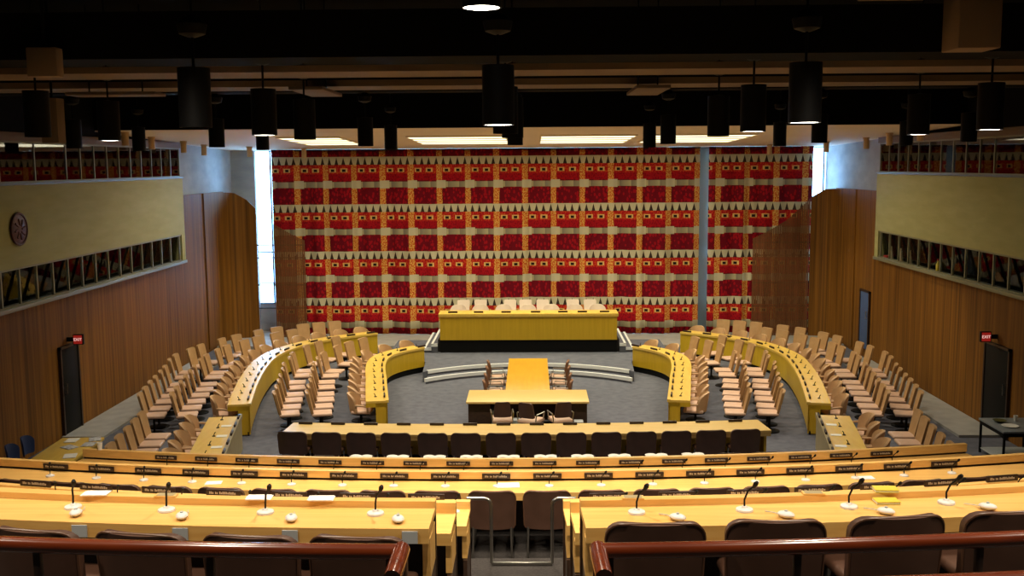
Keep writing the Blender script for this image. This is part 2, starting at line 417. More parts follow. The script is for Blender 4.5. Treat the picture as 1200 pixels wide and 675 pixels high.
# small things in the booths
def booth_thing(name, loc, m, ops, label, cat):
    t = empty(name, loc); part('body', m, t, *ops); return tag(t, label, cat)
for i, y in enumerate((30.2, 29.4, 28.7)):
    o = booth_thing('booth_partition', (10.85, y, 3.27), cream, [B(-.2, .2, -.02, .02, 0, .8, bev=.006)], 'pale partition panel behind the right booth windows, %s from curtain end' % nth(i), 'panel'); o['group'] = 'pale panels in right booths'
def bottle():
    t = empty('bottle'); part('body', yellow_paint, t, L([(.05, 0), (.055, .02), (.055, .16), (.02, .22), (.02, .26)], 14)); part('cap', red_paint, t, L([(.025, .26), (.025, .3)], 12)); return t
o = bottle(); o.location = (10.62, 26.55, 3.38); tag(o, 'yellow bottle standing on the ledge behind the right booth glass', 'bottle')
t = empty('book', (10.66, 30.35, 3.38)); tag(t, 'red book lying at curtain end of the right booth ledge', 'book')
part('cover', red_paint, t, B(-.1, .1, -.15, .15, 0, .06, bev=.008)); part('pages', paper, t, B(-.095, .103, -.145, .145, .01, .05))

# doors and exit signs
def door(n, s, y0, y1, z0, z1, m):
    d = struct(empty('door_%d' % n, (s*10.7, (y0+y1)/2, z0))); w = (y1-y0)/2
    def bx(a, c, *r, **k): return B(min(a, c), max(a, c), *r, **k)
    part('door_leaf', m, d, bx(0, -s*.05, -w, w, 0, z1-z0, bev=.006))
    part('door_frame', dark_wood, d, bx(0, -s*.07, -w-.06, -w, 0, z1-z0+.06), bx(0, -s*.07, w, w+.06, 0, z1-z0+.06), bx(0, -s*.07, -w-.06, w+.06, z1-z0, z1-z0+.06))
    h = part('door_handle', steel, d, T([(-s*.1, -w+.1, .98), (-s*.1, -w+.1, 1.22)], .014), T([(-s*.04, -w+.1, 1.0), (-s*.1, -w+.1, 1.0)], .01), T([(-s*.04, -w+.1, 1.2), (-s*.1, -w+.1, 1.2)], .01))
door(1, -1, 22.85, 23.7, .02, 2.05, door_dark)
door(2, 1, 22.5, 23.65, .02, 2.0, door_dark)
door(3, 1, 31.95, 32.75, .3, 2.1, door_blue)
def exit_sign(x, y, s, label):
    t = empty('exit_sign', (x, y, 2.22)); tag(t, label, 'exit sign')
    part('housing', black_metal, t, B(-.12, .12, -.04, .04, -.12, .12, bev=.01))
    part('face', exit_red, t, B(-.1, .1, -.046, -.04, -.1, .1))
    cu = bpy.data.curves.new('exit_text', 'FONT'); cu.body = 'EXIT'; cu.size = .095; cu.align_x = 'CENTER'; cu.align_y = 'CENTER'; cu.extrude = .003
    tmp = bpy.data.objects.new('lettering', cu); C.objects.link(tmp)
    me = bpy.data.meshes.new_from_object(tmp); bpy.data.objects.remove(tmp)
    me.materials.clear(); me.materials.append(exit_pale)
    o = bpy.data.objects.new('lettering', me); C.objects.link(o); o.parent = t; o.location = (0, -.05, 0); o.rotation_euler = (R(90), 0, 0)
    part('bracket', black_metal, t, B(min(s*.115, s*.3), max(s*.115, s*.3), -.02, .02, -.05, .05, bev=.005))
exit_sign(-10.43, 23.3, -1, 'red exit sign jutting out above the dark left door')
exit_sign(10.43, 23.2, 1, 'red exit sign jutting out above the dark right door')

# ------------------------------------------------------------------ curtains
def curtain(x0, x1, label, phase):
    bm = bmesh.new(); uvl = bm.loops.layers.uv.new('UVMap')
    n = int((x1-x0)/.035); zt, zb = 6.752, .115; nz = 12
    def yy(x): return 36.55 + .05*math.sin(x*6.1+phase+.8*math.sin(x*1.7)) + .05*math.sin(x*2.3+1.3*phase) + .035*math.sin(x*13.7+phase+math.sin(x*3.1)) + .06*math.sin(x*.9+phase)
    rows = []
    for j in range(nz+1):
        z = zt+(zb-zt)*j/nz
        amp = .7+.3*j/nz
        rows.append([bm.verts.new((x0+(x1-x0)*i/n, 36.55+(yy(x0+(x1-x0)*i/n)-36.55)*amp, z)) for i in range(n+1)])
    for j in range(nz):
        for i in range(n):
            f = bm.faces.new((rows[j][i], rows[j][i+1], rows[j+1][i+1], rows[j+1][i]))
            for lp in f.loops:
                c = lp.vert.co; lp[uvl].uv = ((c.x-x0)/1.015+phase*.37, (6.485-c.z)/1.685+1)
    t = empty('curtain', ((x0+x1)/2, 36.55, .115)); tag(t, label, 'curtain', None)
    me = bpy.data.meshes.new('curtain_fabric'); bm.to_mesh(me); bm.free(); me.materials.append(curtain_m); me.shade_smooth()
    o = bpy.data.objects.new('fabric', me); C.objects.link(o); o.parent = t; o.location = (-(x0+x1)/2, -36.55, -.115)
    sd = o.modifiers.new('thick', 'SOLIDIFY'); sd.thickness = .01
    part('curtain_rail', black_metal, t, B(-(x1-x0)/2, (x1-x0)/2, -.05, .05, 6.59, 6.625))
curtain(-9.12, 6.08, 'wide red patterned curtain with cream and grey bands filling the end wall', .6)
curtain(6.40, 10.05, 'narrow red patterned curtain right of the bare window post', 2.1)

# curved open slat screens closing the wooden side walls
def screen(s, label):
    plan = catmull([(s*10.68, 33.6), (s*10.655, 34.6), (s*10.58, 35.3), (s*10.35, 35.78), (s*9.9, 35.97), (s*9.2, 36.0), (s*7.9, 36.0)], 20)
    def top(x):
        x = abs(x)
        pts = [(7.7, 3.45), (8.3, 3.75), (9.0, 4.15), (9.5, 4.6), (9.9, 5.0), (10.3, 5.25), (10.8, 5.32)]
        for (a, za), (b, zb) in zip(pts, pts[1:]):
            if a <= x <= b: return za+(zb-za)*(x-a)/(b-a)
        return 3.45
    d = [0]
    for p, q in zip(plan, plan[1:]): d.append(d[-1]+math.hypot(q[0]-p[0], q[1]-p[1]))
    t = empty('slat_screen', (s*9.4, 35.9, .1)); tag(t, label, 'screen')
    off = Vector((-s*9.4, -35.9, -.1))
    xs = 9.6 if s < 0 else 9.85; solid = [q for q in plan if abs(q[0]) >= xs]
    bm = bmesh.new()
    quads = []
    for (x, y), (nx, ny) in zip(solid, normals2(solid)):
        quads.append([bm.verts.new((x+nx*o+off.x, y+ny*o+off.y, z+off.z)) for o, z in ((-.02, .1), (.02, .1), (.02, top(x)), (-.02, top(x)))])
    for a, b in zip(quads, quads[1:]):
        for j in range(4): bm.faces.new((a[j], a[(j+1) % 4], b[(j+1) % 4], b[j]))
    bm.faces.new(quads[0][::-1]); bm.faces.new(quads[-1])
    obj('curved_panel', bm, wall_wood, t)
    start = 9.02 if s < 0 else 9.83
    dist = next(d[i] for i in range(len(plan)) if abs(plan[i][0]) <= start)
    bm = bmesh.new(); k = 0
    while dist < d[-1]:
        while k < len(d)-2 and d[k+1] < dist: k += 1
        f = (dist-d[k])/(d[k+1]-d[k]); x = plan[k][0]+(plan[k+1][0]-plan[k][0])*f; y = plan[k][1]+(plan[k+1][1]-plan[k][1])*f
        ang = math.atan2(plan[k+1][1]-plan[k][1], plan[k+1][0]-plan[k][0])
        box(bm, -.021, .021, -.012, .012, .1, top(x), M=Matrix.Translation(Vector((x, y, 0))+off) @ Matrix.Rotation(ang, 4, 'Z')); dist += .058
    obj('slats', bm, slat_wood, t, False)
    for z in (1.15, 1.98, 2.95, 3.4):
        pts = [(x+off.x, y+.03+off.y, z+off.z) for x, y in plan if top(x) > z+.05 and abs(x) < 9.95]
        part('cross_rail', black_metal, t, T(pts, .022, 6))
screen(-1, 'curved brown slat screen in front of the left window')
screen(1, 'curved brown slat screen in front of the right curtain')

# ------------------------------------------------------------------ light fixtures
SPOT_E = 210
def lamp_data(name, energy, size, color, radius=.02, blend=.6):
    l = bpy.data.lights.new(name, 'SPOT'); l.energy = energy; l.spot_size = R(size); l.spot_blend = blend; l.color = color; l.shadow_soft_size = radius
    return l
WARM = (1, .86, .66)
pend_spot = lamp_data('pendant_spot', 290, 105, WARM); side_spot = lamp_data('side_spot', 175, 105, WARM)
def pendant(lit):
    t = empty('pendant_light')
    sh = part('shade', black_metal, t, L([(.15, 0), (.15, .55), (.02, .56), (.02, .54), (.14, .53), (.14, 0)], 28, loop=True))
    part('lens', lamp_on if lit else plastic_grey, sh, L([(.138, .004 if lit else .2), (.138, .01 if lit else .21)], 28))
    part('stem', black_metal, t, T([(0, 0, .55), (0, 0, .85)], .014))
    part('mounting_box', black_metal, t, L([(.04, .83), (.12, .86), (.14, .95), (.06, 1.02)], 16))
    part('conduit', black_metal, t, T([(0, 0, 1.0), (0, 0, 2.14)], .012))
    return t
rows = [(9.7, [-3.05, -.2, 2.65], 'front'), (12.4, [-5.85, -3.1, -.2, 2.75, 5.55], 'second'), (14.4, [-5.8, -3.05, -.15, 2.7, 5.45], 'third'), (20, [-8.8, -6.0, -3.1, -.2, 2.75, 5.65, 8.5], 'fourth'), (24, [-9.05, -6.15, -3.15, 2.85, 5.85, 8.75], 'rearmost')]
litset = {(9.7, 1), (9.7, 2), (12.4, 1), (12.4, 3), (12.4, 4), (14.4, 0), (14.4, 4), (24, 4)}
for y, xs, rn in rows:
    for i, x in enumerate(xs):
        lit = (y, i) in litset
        place('pend%d' % lit, lambda: pendant(lit), (x, y, 6.56), 0, 'black cylinder pendant lamp, %s from left in the %s row under dark ceiling' % (nth(i), rn), 'pendant lamp', 'black pendant lamps')
        if abs(x) < 8:
            sp = bpy.data.objects.new('pendant_spot', pend_spot if abs(x) < 4 else side_spot); C.objects.link(sp); sp.location = (x, y, 6.53 if lit else 6.6)  # dark-lensed pendants get a spot too, added to light the whole hall
for x, y, z, lab in ((-.27, 8.0, 7.38, 'brightly lit black pendant lamp at the very top centre'),):
    t = place('pend1', lambda: pendant(True), (x, y, z), 0, lab, 'pendant lamp', 'black pendant lamps')
    for ch in t.children:
        if ch.name.startswith('conduit') or ch.name.startswith('mounting'): bpy.data.objects.remove(ch)
    sp = bpy.data.objects.new('pendant_spot', pend_spot); C.objects.link(sp); sp.location = (x, y, z-.03)
# the same lamps carry on above and behind the camera
back_spot = lamp_data('rear_spot', 300, 110, WARM)
for y in (5.0, 8.0):
    for x in (-6, -3, .0, 3, 6):
        if y == 8.0 and x == 0: continue
        sp = bpy.data.objects.new('rear_spot', back_spot); C.objects.link(sp); sp.location = (x, y-.2, 8.3)
# small tan can lights near the side galleries and in front of the curtain
def can():
    t = empty('can_light')
    part('housing', tan_can, t, L([(.07, 0), (.085, .01), (.085, .3), (.02, .31), (.02, .3), (.07, .29)], 18, loop=True))
    part('baffle', black_metal, t, L([(.068, .03), (.068, .035)], 18))
    part('ceiling_plate', tan_can, t, L([(.1, .3), (.1, .34)], 18))
    return t
def ceil_z(y): return 7.07-(y-25)*.34/12.6
for i, (x, y) in enumerate([(-10.0, 25.6), (-10.15, 27.8), (-10.1, 30.2), (-10.2, 32.4), (-9.2, 34.0), (-7.7, 35.4), (8.2, 35.2), (9.6, 33.4), (10.1, 31.0), (9.95, 28.6), (9.9, 26.2)]):
    lab = 'small tan cylinder can light under the cream ceiling, %s from %s' % (nth(i if i < 6 else 10-i), 'the left end' if i < 6 else 'the right end')
    place('can', can, (x, y, ceil_z(y)-.34), 0, lab, 'can light', 'tan can lights')
# recessed fluorescent troffers
for i, (x0, x1) in enumerate(((-6.9, -5.2), (-3.3, -.6), (.4, 3.0), (3.5, 6.3))):
    yc = 30.5
    t = empty('ceiling_light', ((x0+x1)/2, yc, ceil_z(yc))); t.rotation_euler = (-math.atan(.34/12.6), 0, 0)
    tag(t, 'lit fluorescent strip panel in cream ceiling, %s from left above the rostrum' % nth(i), 'ceiling light', 'fluorescent panels'); w = (x1-x0)/2
    for j in (-1.65, -.55, .55, 1.65):
        part('diffuser', tube_on, t, B(-w, w, j-.4, j+.4, -.03, -.004))
        part('trim_frame', cream, t, B(-w-.04, w+.04, j-.44, j-.4, -.04, 0), B(-w-.04, w+.04, j+.4, j+.44, -.04, 0), B(-w-.04, -w, j-.4, j+.4, -.04, 0), B(w, w+.04, j-.4, j+.4, -.04, 0))
ar = bpy.data.lights.new('fluorescent_light', 'AREA'); ar.energy = 110; ar.shape = 'RECTANGLE'; ar.size = 2.6; ar.size_y = 4; ar.color = (1, .93, .68)
for x in (-6, -1.95, 1.7, 4.9):
    o = bpy.data.objects.new('fluorescent_light', ar); C.objects.link(o); o.location = (x, 30.5, 6.84)
wash = lamp_data('wash_spot', 330, 95, (1, .84, .6))  # unseen spots without fixtures, standing in for the can lights
for x in (-7.5, -2.5, 2.5, 7.5):
    for y in (26.5, 33.2):
        o = bpy.data.objects.new('wash_spot', wash); C.objects.link(o); o.location = (x, y, 6.72)
# ------------------------------------------------------------------ seats (each faces +Y)
def pedestal(t, h=.42):
    part('pedestal', black_metal, t, L([(.05, .04), (.028, .08), (.028, h-.04), (.1, h-.02), (.1, h)], 12))
    part('base', black_metal, t, L([(.24, 0), (.24, .02), (.2, .035), (.05, .05)], 20))
def advisor_chair():
    t = empty('advisor_chair')
    part('seat', seat_leather, t, B(-.235, .235, -.2, .27, .405, .475, bev=.03, seg=3))
    part('backrest', tan_leather, t, S(.205, .235, .44, .98, .05, .05, -.17, .03, .24))
    part('seat_pan', black_metal, t, B(-.2, .2, -.17, .22, .385, .41, bev=.01))
    pedestal(t, .39)
    return t
def delegate_chair():
    t = empty('delegate_chair')
    part('seat', seat_leather, t, B(-.25, .25, -.2, .27, .40, .47, bev=.03, seg=3))
    part('backrest', shell_leather, t, S(.27, .285, .42, .87, .2, .055, -.2, .17, .14, nu=10))
    part('seat_pan', black_metal, t, B(-.21, .21, -.17, .22, .38, .405, bev=.01))
    for s in (-1, 1): part('armrest', shell_leather, t, T([(s*.29, -.08, .62), (s*.3, .1, .61), (s*.29, .2, .58), (s*.27, .2, .45)], .024, 8))
    pedestal(t, .385)
    return t
def rostrum_chair():
    t = empty('rostrum_chair')
    part('seat', white_leather, t, B(-.25, .25, -.2, .27, .40, .47, bev=.03, seg=3))
    part('backrest', white_leather, t, S(.27, .285, .42, .93, .2, .055, -.2, .17, .14, nu=10))
    for s in (-1, 1): part('armrest', white_leather, t, T([(s*.29, -.08, .62), (s*.3, .1, .61), (s*.29, .2, .58), (s*.27, .2, .45)], .024, 8))
    pedestal(t, .4)
    return t
def officer_chair():
    t = empty('officer_chair')
    part('seat', white_leather, t, B(-.235, .235, -.2, .27, .405, .475, bev=.03, seg=3))
    part('backrest', white_leather, t, S(.19, .215, .46, .93, .05, .05, -.17, .03, .14))
    part('headband', cream, t, B(-.2, .2, -.31, -.28, .78, .82, bev=.008))
    pedestal(t, .405)
    return t
def brown_chair():
    t = empty('delegate_armchair')
    part('seat', brown_leather, t, B(-.27, .27, -.2, .28, .39, .47, bev=.035, seg=3))
    bk = part('backrest', brown_leather, t, S(.285, .30, .38, .88, .11, .06, -.19, .07, .12, nu=12))
    zs = [.42, .55, .7, .77] + [.77+.11*math.sin(PI/2*k/5) for k in range(1, 6)]
    def hw(z): return (.285+.015*(z-.38)/.5) - (.11-math.sqrt(max(0, .11**2-(max(0, z-.77))**2)))
    side = [(hw(z), z) for z in zs]; edge = [(-x, z) for x, z in side] + [(x, z) for x, z in side[::-1]]
    part('piping', brown_pipe, bk, T([(x, -.19-.12*(z-.38)+.07*(x/.285)**2-.058, z) for x, z in edge], .009, 6))
    for s in (-1, 1):
        for y in (-.19, .2): part('leg', steel, t, T([(s*.235, y, .4), (s*.245, y*1.1, 0)], [.017, .013], 8))
    return t
def usher_chair(back=None, kind='swivel_armchair'):
    t = empty(kind)
    part('seat', seat_leather, t, B(-.23, .23, -.25, .24, .40, .49, bev=.035, seg=3))
    part('backrest', back or brown_leather, t, S(.2, .17, .54, .9, .06, .05, -.2, .04, .16))
    for s in (-1, 1): part('armrest', steel, t, T([(s*.22, -.2, .44), (s*.25, -.2, .63), (s*.25, .16, .63), (s*.22, .17, .45)], .016, 8))
    part('pedestal', steel, t, L([(.03, .04), (.03, .4)], 12))
    part('base', steel, t, *[T([(0, 0, .08), (.28*math.cos(2*PI*k/5), .28*math.sin(2*PI*k/5), .03)], [.026, .018], 8) for k in range(5)])
    return t
def blue_chair():
    t = empty('blue_chair')
    part('seat', blue_plastic, t, B(-.22, .22, -.2, .22, .43, .46, bev=.012))
    part('backrest', blue_plastic, t, S(.2, .24, .55, .92, .16, .03, -.2, .08, .1))
    for s in (-1, 1):
        for y in (-.17, .18): part('leg', steel, t, T([(s*.18, y, .44), (s*.21, y*1.15, 0)], .012, 8))
    return t
def face(dx, dy): return math.atan2(dy, dx) - PI/2

# ------------------------------------------------------------------ small desk things
def nameplate():
    t = empty('nameplate')
    bd = part('board', plate_m, t, B(-.19, .19, -.012, .012, 0, .07, bev=.006))
    rn = random.Random(3)
    def marks(side):
        x = -.15; ops = []
        while x < .14:
            w = rn.uniform(.008, .016); ops.append(B(x, x+w, side*.0135-.0015, side*.0135+.0015, .024, .024+rn.choice((.018, .022, .026)))); x += w+rn.choice((.006, .006, .02))
        return ops
    part('lettering', letter_m, bd, *marks(-1))
    return t
def small_plate():
    t = empty('desk_sign')
    part('board', plate_m, t, B(-.15, .15, -.02, .02, 0, .055, bev=.01)); return t
def mic(h=.18, lean=.045, seed=0, base=.058):
    t = empty('microphone')
    part('mount', plastic_white, t, L([(base, 0), (base*.95, .012), (base*.4, .02), (.016, .03)], 20))
    gn = part('gooseneck', black_metal, t, T([(0, 0, .02), (0, .005, h*.4), (lean*.3, -.02, h*.75), (lean, -.05, h)], .0065, 6))
    part('capsule', black_metal, gn, T([(lean, -.05, h-.004), (lean*1.2, -.065, h+.02), (lean*1.35, -.075, h+.035)], [.012, .017, .011], 10))
    return t
def desk_mic(): return mic()
def tiny_mic():
    t = empty('microphone')
    part('mount', plate_m, t, L([(.035, 0), (.03, .015)], 10)); part('gooseneck', black_metal, t, T([(0, 0, .01), (0, -.015, .06), (.01, -.035, .085)], .009, 5)); return t
def earphone():
    t = empty('earphone_unit')
    part('body', plastic_white, t, (lambda bm, *x: bmesh.ops.create_uvsphere(bm, u_segments=16, v_segments=8, radius=1, matrix=Matrix.Translation((0, 0, .022)) @ Matrix.Diagonal((.04, .058, .022, 1))), ()))
    part('dial', plastic_grey, t, L([(.012, .04), (.01, .05)], 12))
    part('cable', plastic_grey, t, T([(0, .05, .015), (.03, .09, .008), (.02, .15, .008)], .003, 5))
    return t
def sheet_stack(n=3, w=.21, l=.29, name='paper_sheets', m=None):
    t = empty(name)
    part('sheets', m or paper, t, *[B(-w/2+random.uniform(-.01, .01), w/2+random.uniform(-.01, .01), -l/2, l/2, .002+i*.004, .005+i*.004) for i in range(n)])
    return t

# ------------------------------------------------------------------ curved desk rows
def row_desk(name, x0, x1, Y0, Rr, z, zf, dep, lh, label, ends=(), gap=.0, m=None, apron=.1, stickers=()):
    """near edge at Y0, desktop height z, ledge lh above it at the far side"""
    m = m or desk_wood
    o = empty(name, ((x0+x1)/2, Yc(Y0, (x0+x1)/2, Rr), zf)); off = (-(x0+x1)/2, -Yc(Y0, (x0+x1)/2, Rr), -zf)
    tag(o, label, 'desk', None)
    p = [(x+off[0], y+off[1]) for x, y in rowpath(x1, x0, Y0, Rr)]     # right-hand side points away from the camera
    zz = z-zf
    part('worktop', m, o, W(p, 0, dep, zz-.045, zz))
    part('apron', m, o, W(p, .0, .03, zz-apron, zz-.045))
    part('ledge', m, o, W(p, dep, dep+.075, zz+gap if gap else zz-.04, zz+lh))
    if gap: part('ledge_support', dark_wood, o, W(p, dep+.03, dep+.07, zz-.04, zz+gap))
    part('front_panel', dark_wood, o, W(p, dep+.03, dep+.06, 0, zz-.04))
    for e in ends:
        xe = (x1 if e > 0 else x0)+off[0]; ye = Yc(Y0, xe-off[0], Rr)+off[1]
        def bx(a, c, *r, **k): return B(min(a, c), max(a, c), *r, **k)
        part('end_panel', m, o, bx(xe, xe-e*.05, ye+.08, ye+dep+.02, zz-.36, zz-.1))
        part('side_base', dark_wood, o, bx(xe+e*.0, xe-e*.04, ye+.05, ye+dep+.02, 0, zz-.37))
        part('shadow_rebate', dark_wood, o, bx(xe-e*.02, xe-e*.05, ye+.1, ye+dep+.02, zz-.101, zz-.04))
    for xs in stickers:
        part('control_plate', plastic_grey, o, B(xs+off[0]-.05, xs+off[0]+.05, Yc(Y0, xs, Rr)+off[1]-.012, Yc(Y0, xs, Rr)+off[1]-.004, zz-.095, zz-.015))
    return o
RD = 25
yD, yE, yF, yC, yB, yB1 = 6.27, 7.85, 9.72, 12.75, 15.35, 17.25
row_desk('tiered_desk', -6.9, -.56, yD, RD, 3.9, ZD, .40, .045, 'long light wood desk nearest the camera, left of aisle', (1,), stickers=(-2.85, -2.17, -1.45, -.68))
row_desk('tiered_desk', .44, 6.9, yD, RD, 3.9, ZD, .40, .045, 'long light wood desk nearest the camera, right of aisle', (-1,))
row_desk('tiered_desk', -8.5, -.55, yE, RD, 3.28, ZE, .48, .09, 'wood desk row second from camera, mostly hidden, left of aisle', (1,))
row_desk('tiered_desk', .44, 8.5, yE, RD, 3.28, ZE, .48, .09, 'wood desk row second from camera, mostly hidden, right of aisle', (-1,))
row_desk('tiered_desk', -9.5, -.55, yF, RD, 2.66, ZF, .50, .08, 'wood desk row third from camera, joined to steel rail, left of aisle', (1,))
row_desk('tiered_desk', .44, 9.5, yF, RD, 2.66, ZF, .50, .08, 'wood desk row third from camera, joined to steel rail, right of aisle', (-1,))
row_desk('curved_desk', -9.6, 9.6, yC, 37, 2.0, ZC, .50, .125, 'long curved desk right behind the cross aisle with dark chairs at it', gap=.028)
row_desk('curved_desk', -7.5, 7.45, yB, 38, 1.36, ZB, .55, .16, 'long curved desk in the middle, second up from the well', gap=.03)
row_desk('curved_desk', -5.3, 5.3, yB1, 60, .87, ZB1, .55, .07, 'curved desk hidden behind white booklets, lowest of the tiers', gap=.02)

# signs, microphones and chairs of the curved rows
def ledge_signs(key, builder, xs, Y0, Rr, z, noun, rowname, cat, grp, rz=0, jit=.0, name_fix=''):
    n = len(xs)
    for i, x in enumerate(xs):
        side = nth(i)+' from left' if i < (n+1)//2 else nth(n-1-i)+' from right'
        place(key, builder, (x, Yc(Y0, x, Rr)+random.uniform(-jit, jit), z), math.atan(x/Rr)+rz, '%s %s, %s' % (noun, rowname, side), cat, grp)
cx = [-.38+.682*k for k in range(-9, 10)]
ledge_signs('plate', nameplate, cx, yC+.485, 37, 2.035, 'dark nameplate', 'on the curved desk with dark chairs', 'nameplate', 'nameplates on the curved desk')
bxs = [.30+.69*k for k in range(-9, 9)]
ledge_signs('plate', nameplate, bxs, yB+.53, 38, 1.42, 'dark nameplate', 'on the middle curved desk', 'nameplate', 'nameplates on the middle desk')
ledge_signs('mic', desk_mic, [x+.02 for x in cx], yC+.27, 37, 2.002, 'gooseneck microphone', 'on the curved desk with dark chairs', 'microphone', 'microphones on the curved desk', 0)
ledge_signs('mic', desk_mic, [x+.1 for x in bxs], yB+.3, 38, 1.362, 'gooseneck microphone', 'on the middle curved desk', 'microphone', 'microphones on the middle desk')
b1 = [-4.98+.665*k for k in range(16)]
ledge_signs('plate', nameplate, b1[:3]+b1[-3:], yB1+.585, 60, .94, 'dark nameplate', 'on the lowest tier desk beyond the middle desk', 'nameplate', 'nameplates on the lowest tier')
def booklet():
    t = empty('open_booklet')
    bm = bmesh.new(); n = 10
    top = [bm.verts.new((-.2+.4*k/n, y, .045+.03*abs(math.sin(PI*k/n*2))**.7*(.6 if y > 0 else 1))) for y in (-.1, .1) for k in range(n+1)]
    for k in range(n): bm.faces.new((top[k], top[k+1], top[n+1+k+1], top[n+1+k]))
    r = bmesh.ops.extrude_face_region(bm, geom=bm.faces[:])
    for v in [g for g in r['geom'] if isinstance(g, bmesh.types.BMVert)]: v.co.z -= .008
    obj('pages', bm, paper, t)
    part('stand', plate_m, t, B(-.19, .19, -.09, .1, 0, .042, bev=.008))
    return t
ledge_signs('booklet', booklet, b1[3:-3], yB1+.59, 60, .94, 'open white booklet', 'on the lowest tier behind middle desk', 'booklet', 'open booklets on the lowest tier')
cch = [-.40+.682*k for k in range(-11, 12)]
ledge_signs('brown', brown_chair, cch, yC-.22, 37, ZC, 'dark brown chair', 'at the curved desk behind the cross aisle', 'chair', 'dark chairs at the curved desk')
dl = [-.99-.686*k for k in range(6)]
mics_l = [-3.02, -2.36, -1.68, -.94]
ledge_signs('bigmic', desk_mic, mics_l, yD+.27, RD, 3.902, 'gooseneck microphone', 'on the nearest desk left of aisle', 'microphone', 'microphones on the nearest desks')
mics_r = [.79, 1.51, 2.22, 2.9]
ledge_signs('bigmic', desk_mic, mics_r, yD+.27, RD, 3.902, 'gooseneck microphone', 'on the nearest desk right of aisle', 'microphone', 'microphones on the nearest desks')
ledge_signs('ear', earphone, [-2.93, -2.2, -1.47, -.77], yD+.12, RD, 3.902, 'white earphone unit', 'lying on the nearest desk left of aisle', 'earphone unit', 'earphone units on the nearest desks', .3)
ledge_signs('ear', earphone, [1.04, 1.75, 2.42, 3.12], yD+.11, RD, 3.902, 'white earphone unit', 'lying on the nearest desk right of aisle', 'earphone unit', 'earphone units on the nearest desks', .9)
chl = [-2.93, -2.25, -1.58, -.93]
for i, x in enumerate(chl):
    place('brown', None, (x, Yc(yD, x, RD)-.16, ZD-.06), math.atan(x/RD)+random.uniform(-.08, .08), 'large dark brown chair under the left wooden rail, %s from the aisle' % nth(len(chl)-1-i), 'chair', 'chairs at the nearest desks')
chr_ = [.83, 1.56, 2.28, 3.0]
for i, x in enumerate(chr_):
    place('brown', None, (x, Yc(yD, x, RD)-.17, ZD+.02), math.atan(x/RD)+random.uniform(-.06, .06), 'large dark brown chair behind the right wooden rail, %s from the aisle' % nth(i), 'chair', 'chairs at the nearest desks')
fx = [-1.0-.72*k for k in range(7)][::-1]
ledge_signs('plate', nameplate, fx, yF+.54, RD, 2.74, 'grey-lit nameplate', 'above the near left desk, against dark chairs', 'nameplate', 'nameplates behind the near desks')
ledge_signs('plate', nameplate, [.88+.72*k for k in range(7)], yF+.54, RD, 2.74, 'grey-lit nameplate', 'above the near right desk, against dark chairs', 'nameplate', 'nameplates behind the near desks')
ledge_signs('mic', None, [x+.3 for x in fx], yF+.42, RD, 2.66, 'microphone head', 'poking up above the near left desk', 'microphone', 'microphones behind the near desks')
ledge_signs('mic', None, [1.0+.72*k for k in range(7)], yF+.42, RD, 2.66, 'microphone head', 'poking up above the near right desk', 'microphone', 'microphones behind the near desks')

# papers on the desks
def lay(builder, loc, rz, label, cat):
    t = builder(); t.location = loc; t.rotation_euler = (0, 0, rz); return tag(t, label, cat)
lay(lambda: sheet_stack(2, .3, .2), (-.22, yC+.3, 2.0), .05, 'white sheet of paper on the curved desk above the aisle', 'paper')
for x, lab in ((-2.93, 'white paper strip on the ledge of near left desk, farthest left'), (-1.77, 'white papers on near left desk ledge beside a microphone'), (-1.33, 'white paper slip on near left desk ledge, closest to aisle')):
    lay(lambda: sheet_stack(2, .17, .1), (x, Yc(yD, x, RD)+.435, 3.945), .02, lab, 'paper')
for i, (x, lab) in enumerate(((-2.42, 'flat tan sign tray on near left desk ledge'), (.78, 'flat tan sign tray on near right desk ledge closest to aisle'), (2.02, 'flat tan sign tray on near right desk ledge farther from aisle'))):
    def tray():
        t = empty('sign_tray'); part('tray', desk_wood, t, B(-.075, .075, -.035, .035, 0, .012, bev=.004)); part('label_strip', grey_veneer, t, B(-.06, .06, -.03, .03, .012, .014)); return t
    lay(tray, (x, Yc(yD, x, RD)+.435, 3.945), 0, lab, 'tray')
def folder():
    t = empty('folder'); part('cover', yellow_paint, t, B(-.08, .08, -.05, .05, 0, .003), B(-.08, .08, -.05, .05, .017, .02)); part('pages', paper, t, B(-.078, .078, -.045, .048, .003, .017)); return t
lay(folder, (2.5, Yc(yD, 2.5, RD)+.33, 3.902), .03, 'pale folder lying on the near right desk below the ledge', 'folder')
lay(folder, (2.53, Yc(yD, 2.53, RD)+.44, 3.948), -.05, 'pale folder lying on the near right desk ledge', 'folder')
def cup():
    t = empty('paper_cup'); part('cup', paper, t, L([(.032, 0), (.045, .12), (.041, .12), (.03, .01)], 18)); return t
lay(cup, (-7.1, Yc(yB, -7.1, 38)+.587, 1.52), 0, 'white cup standing on the left end of middle desk ledge', 'cup')
for i, (x, lab) in enumerate(((-4.15, 'pale pages on the curved desk left of centre'), (4.55, 'white pages on the curved desk toward the right wall'))):
    lay(lambda: sheet_stack(2, .2, .14), (x, Yc(yC, x, 37)+.25, 2.0), .1, lab, 'paper')

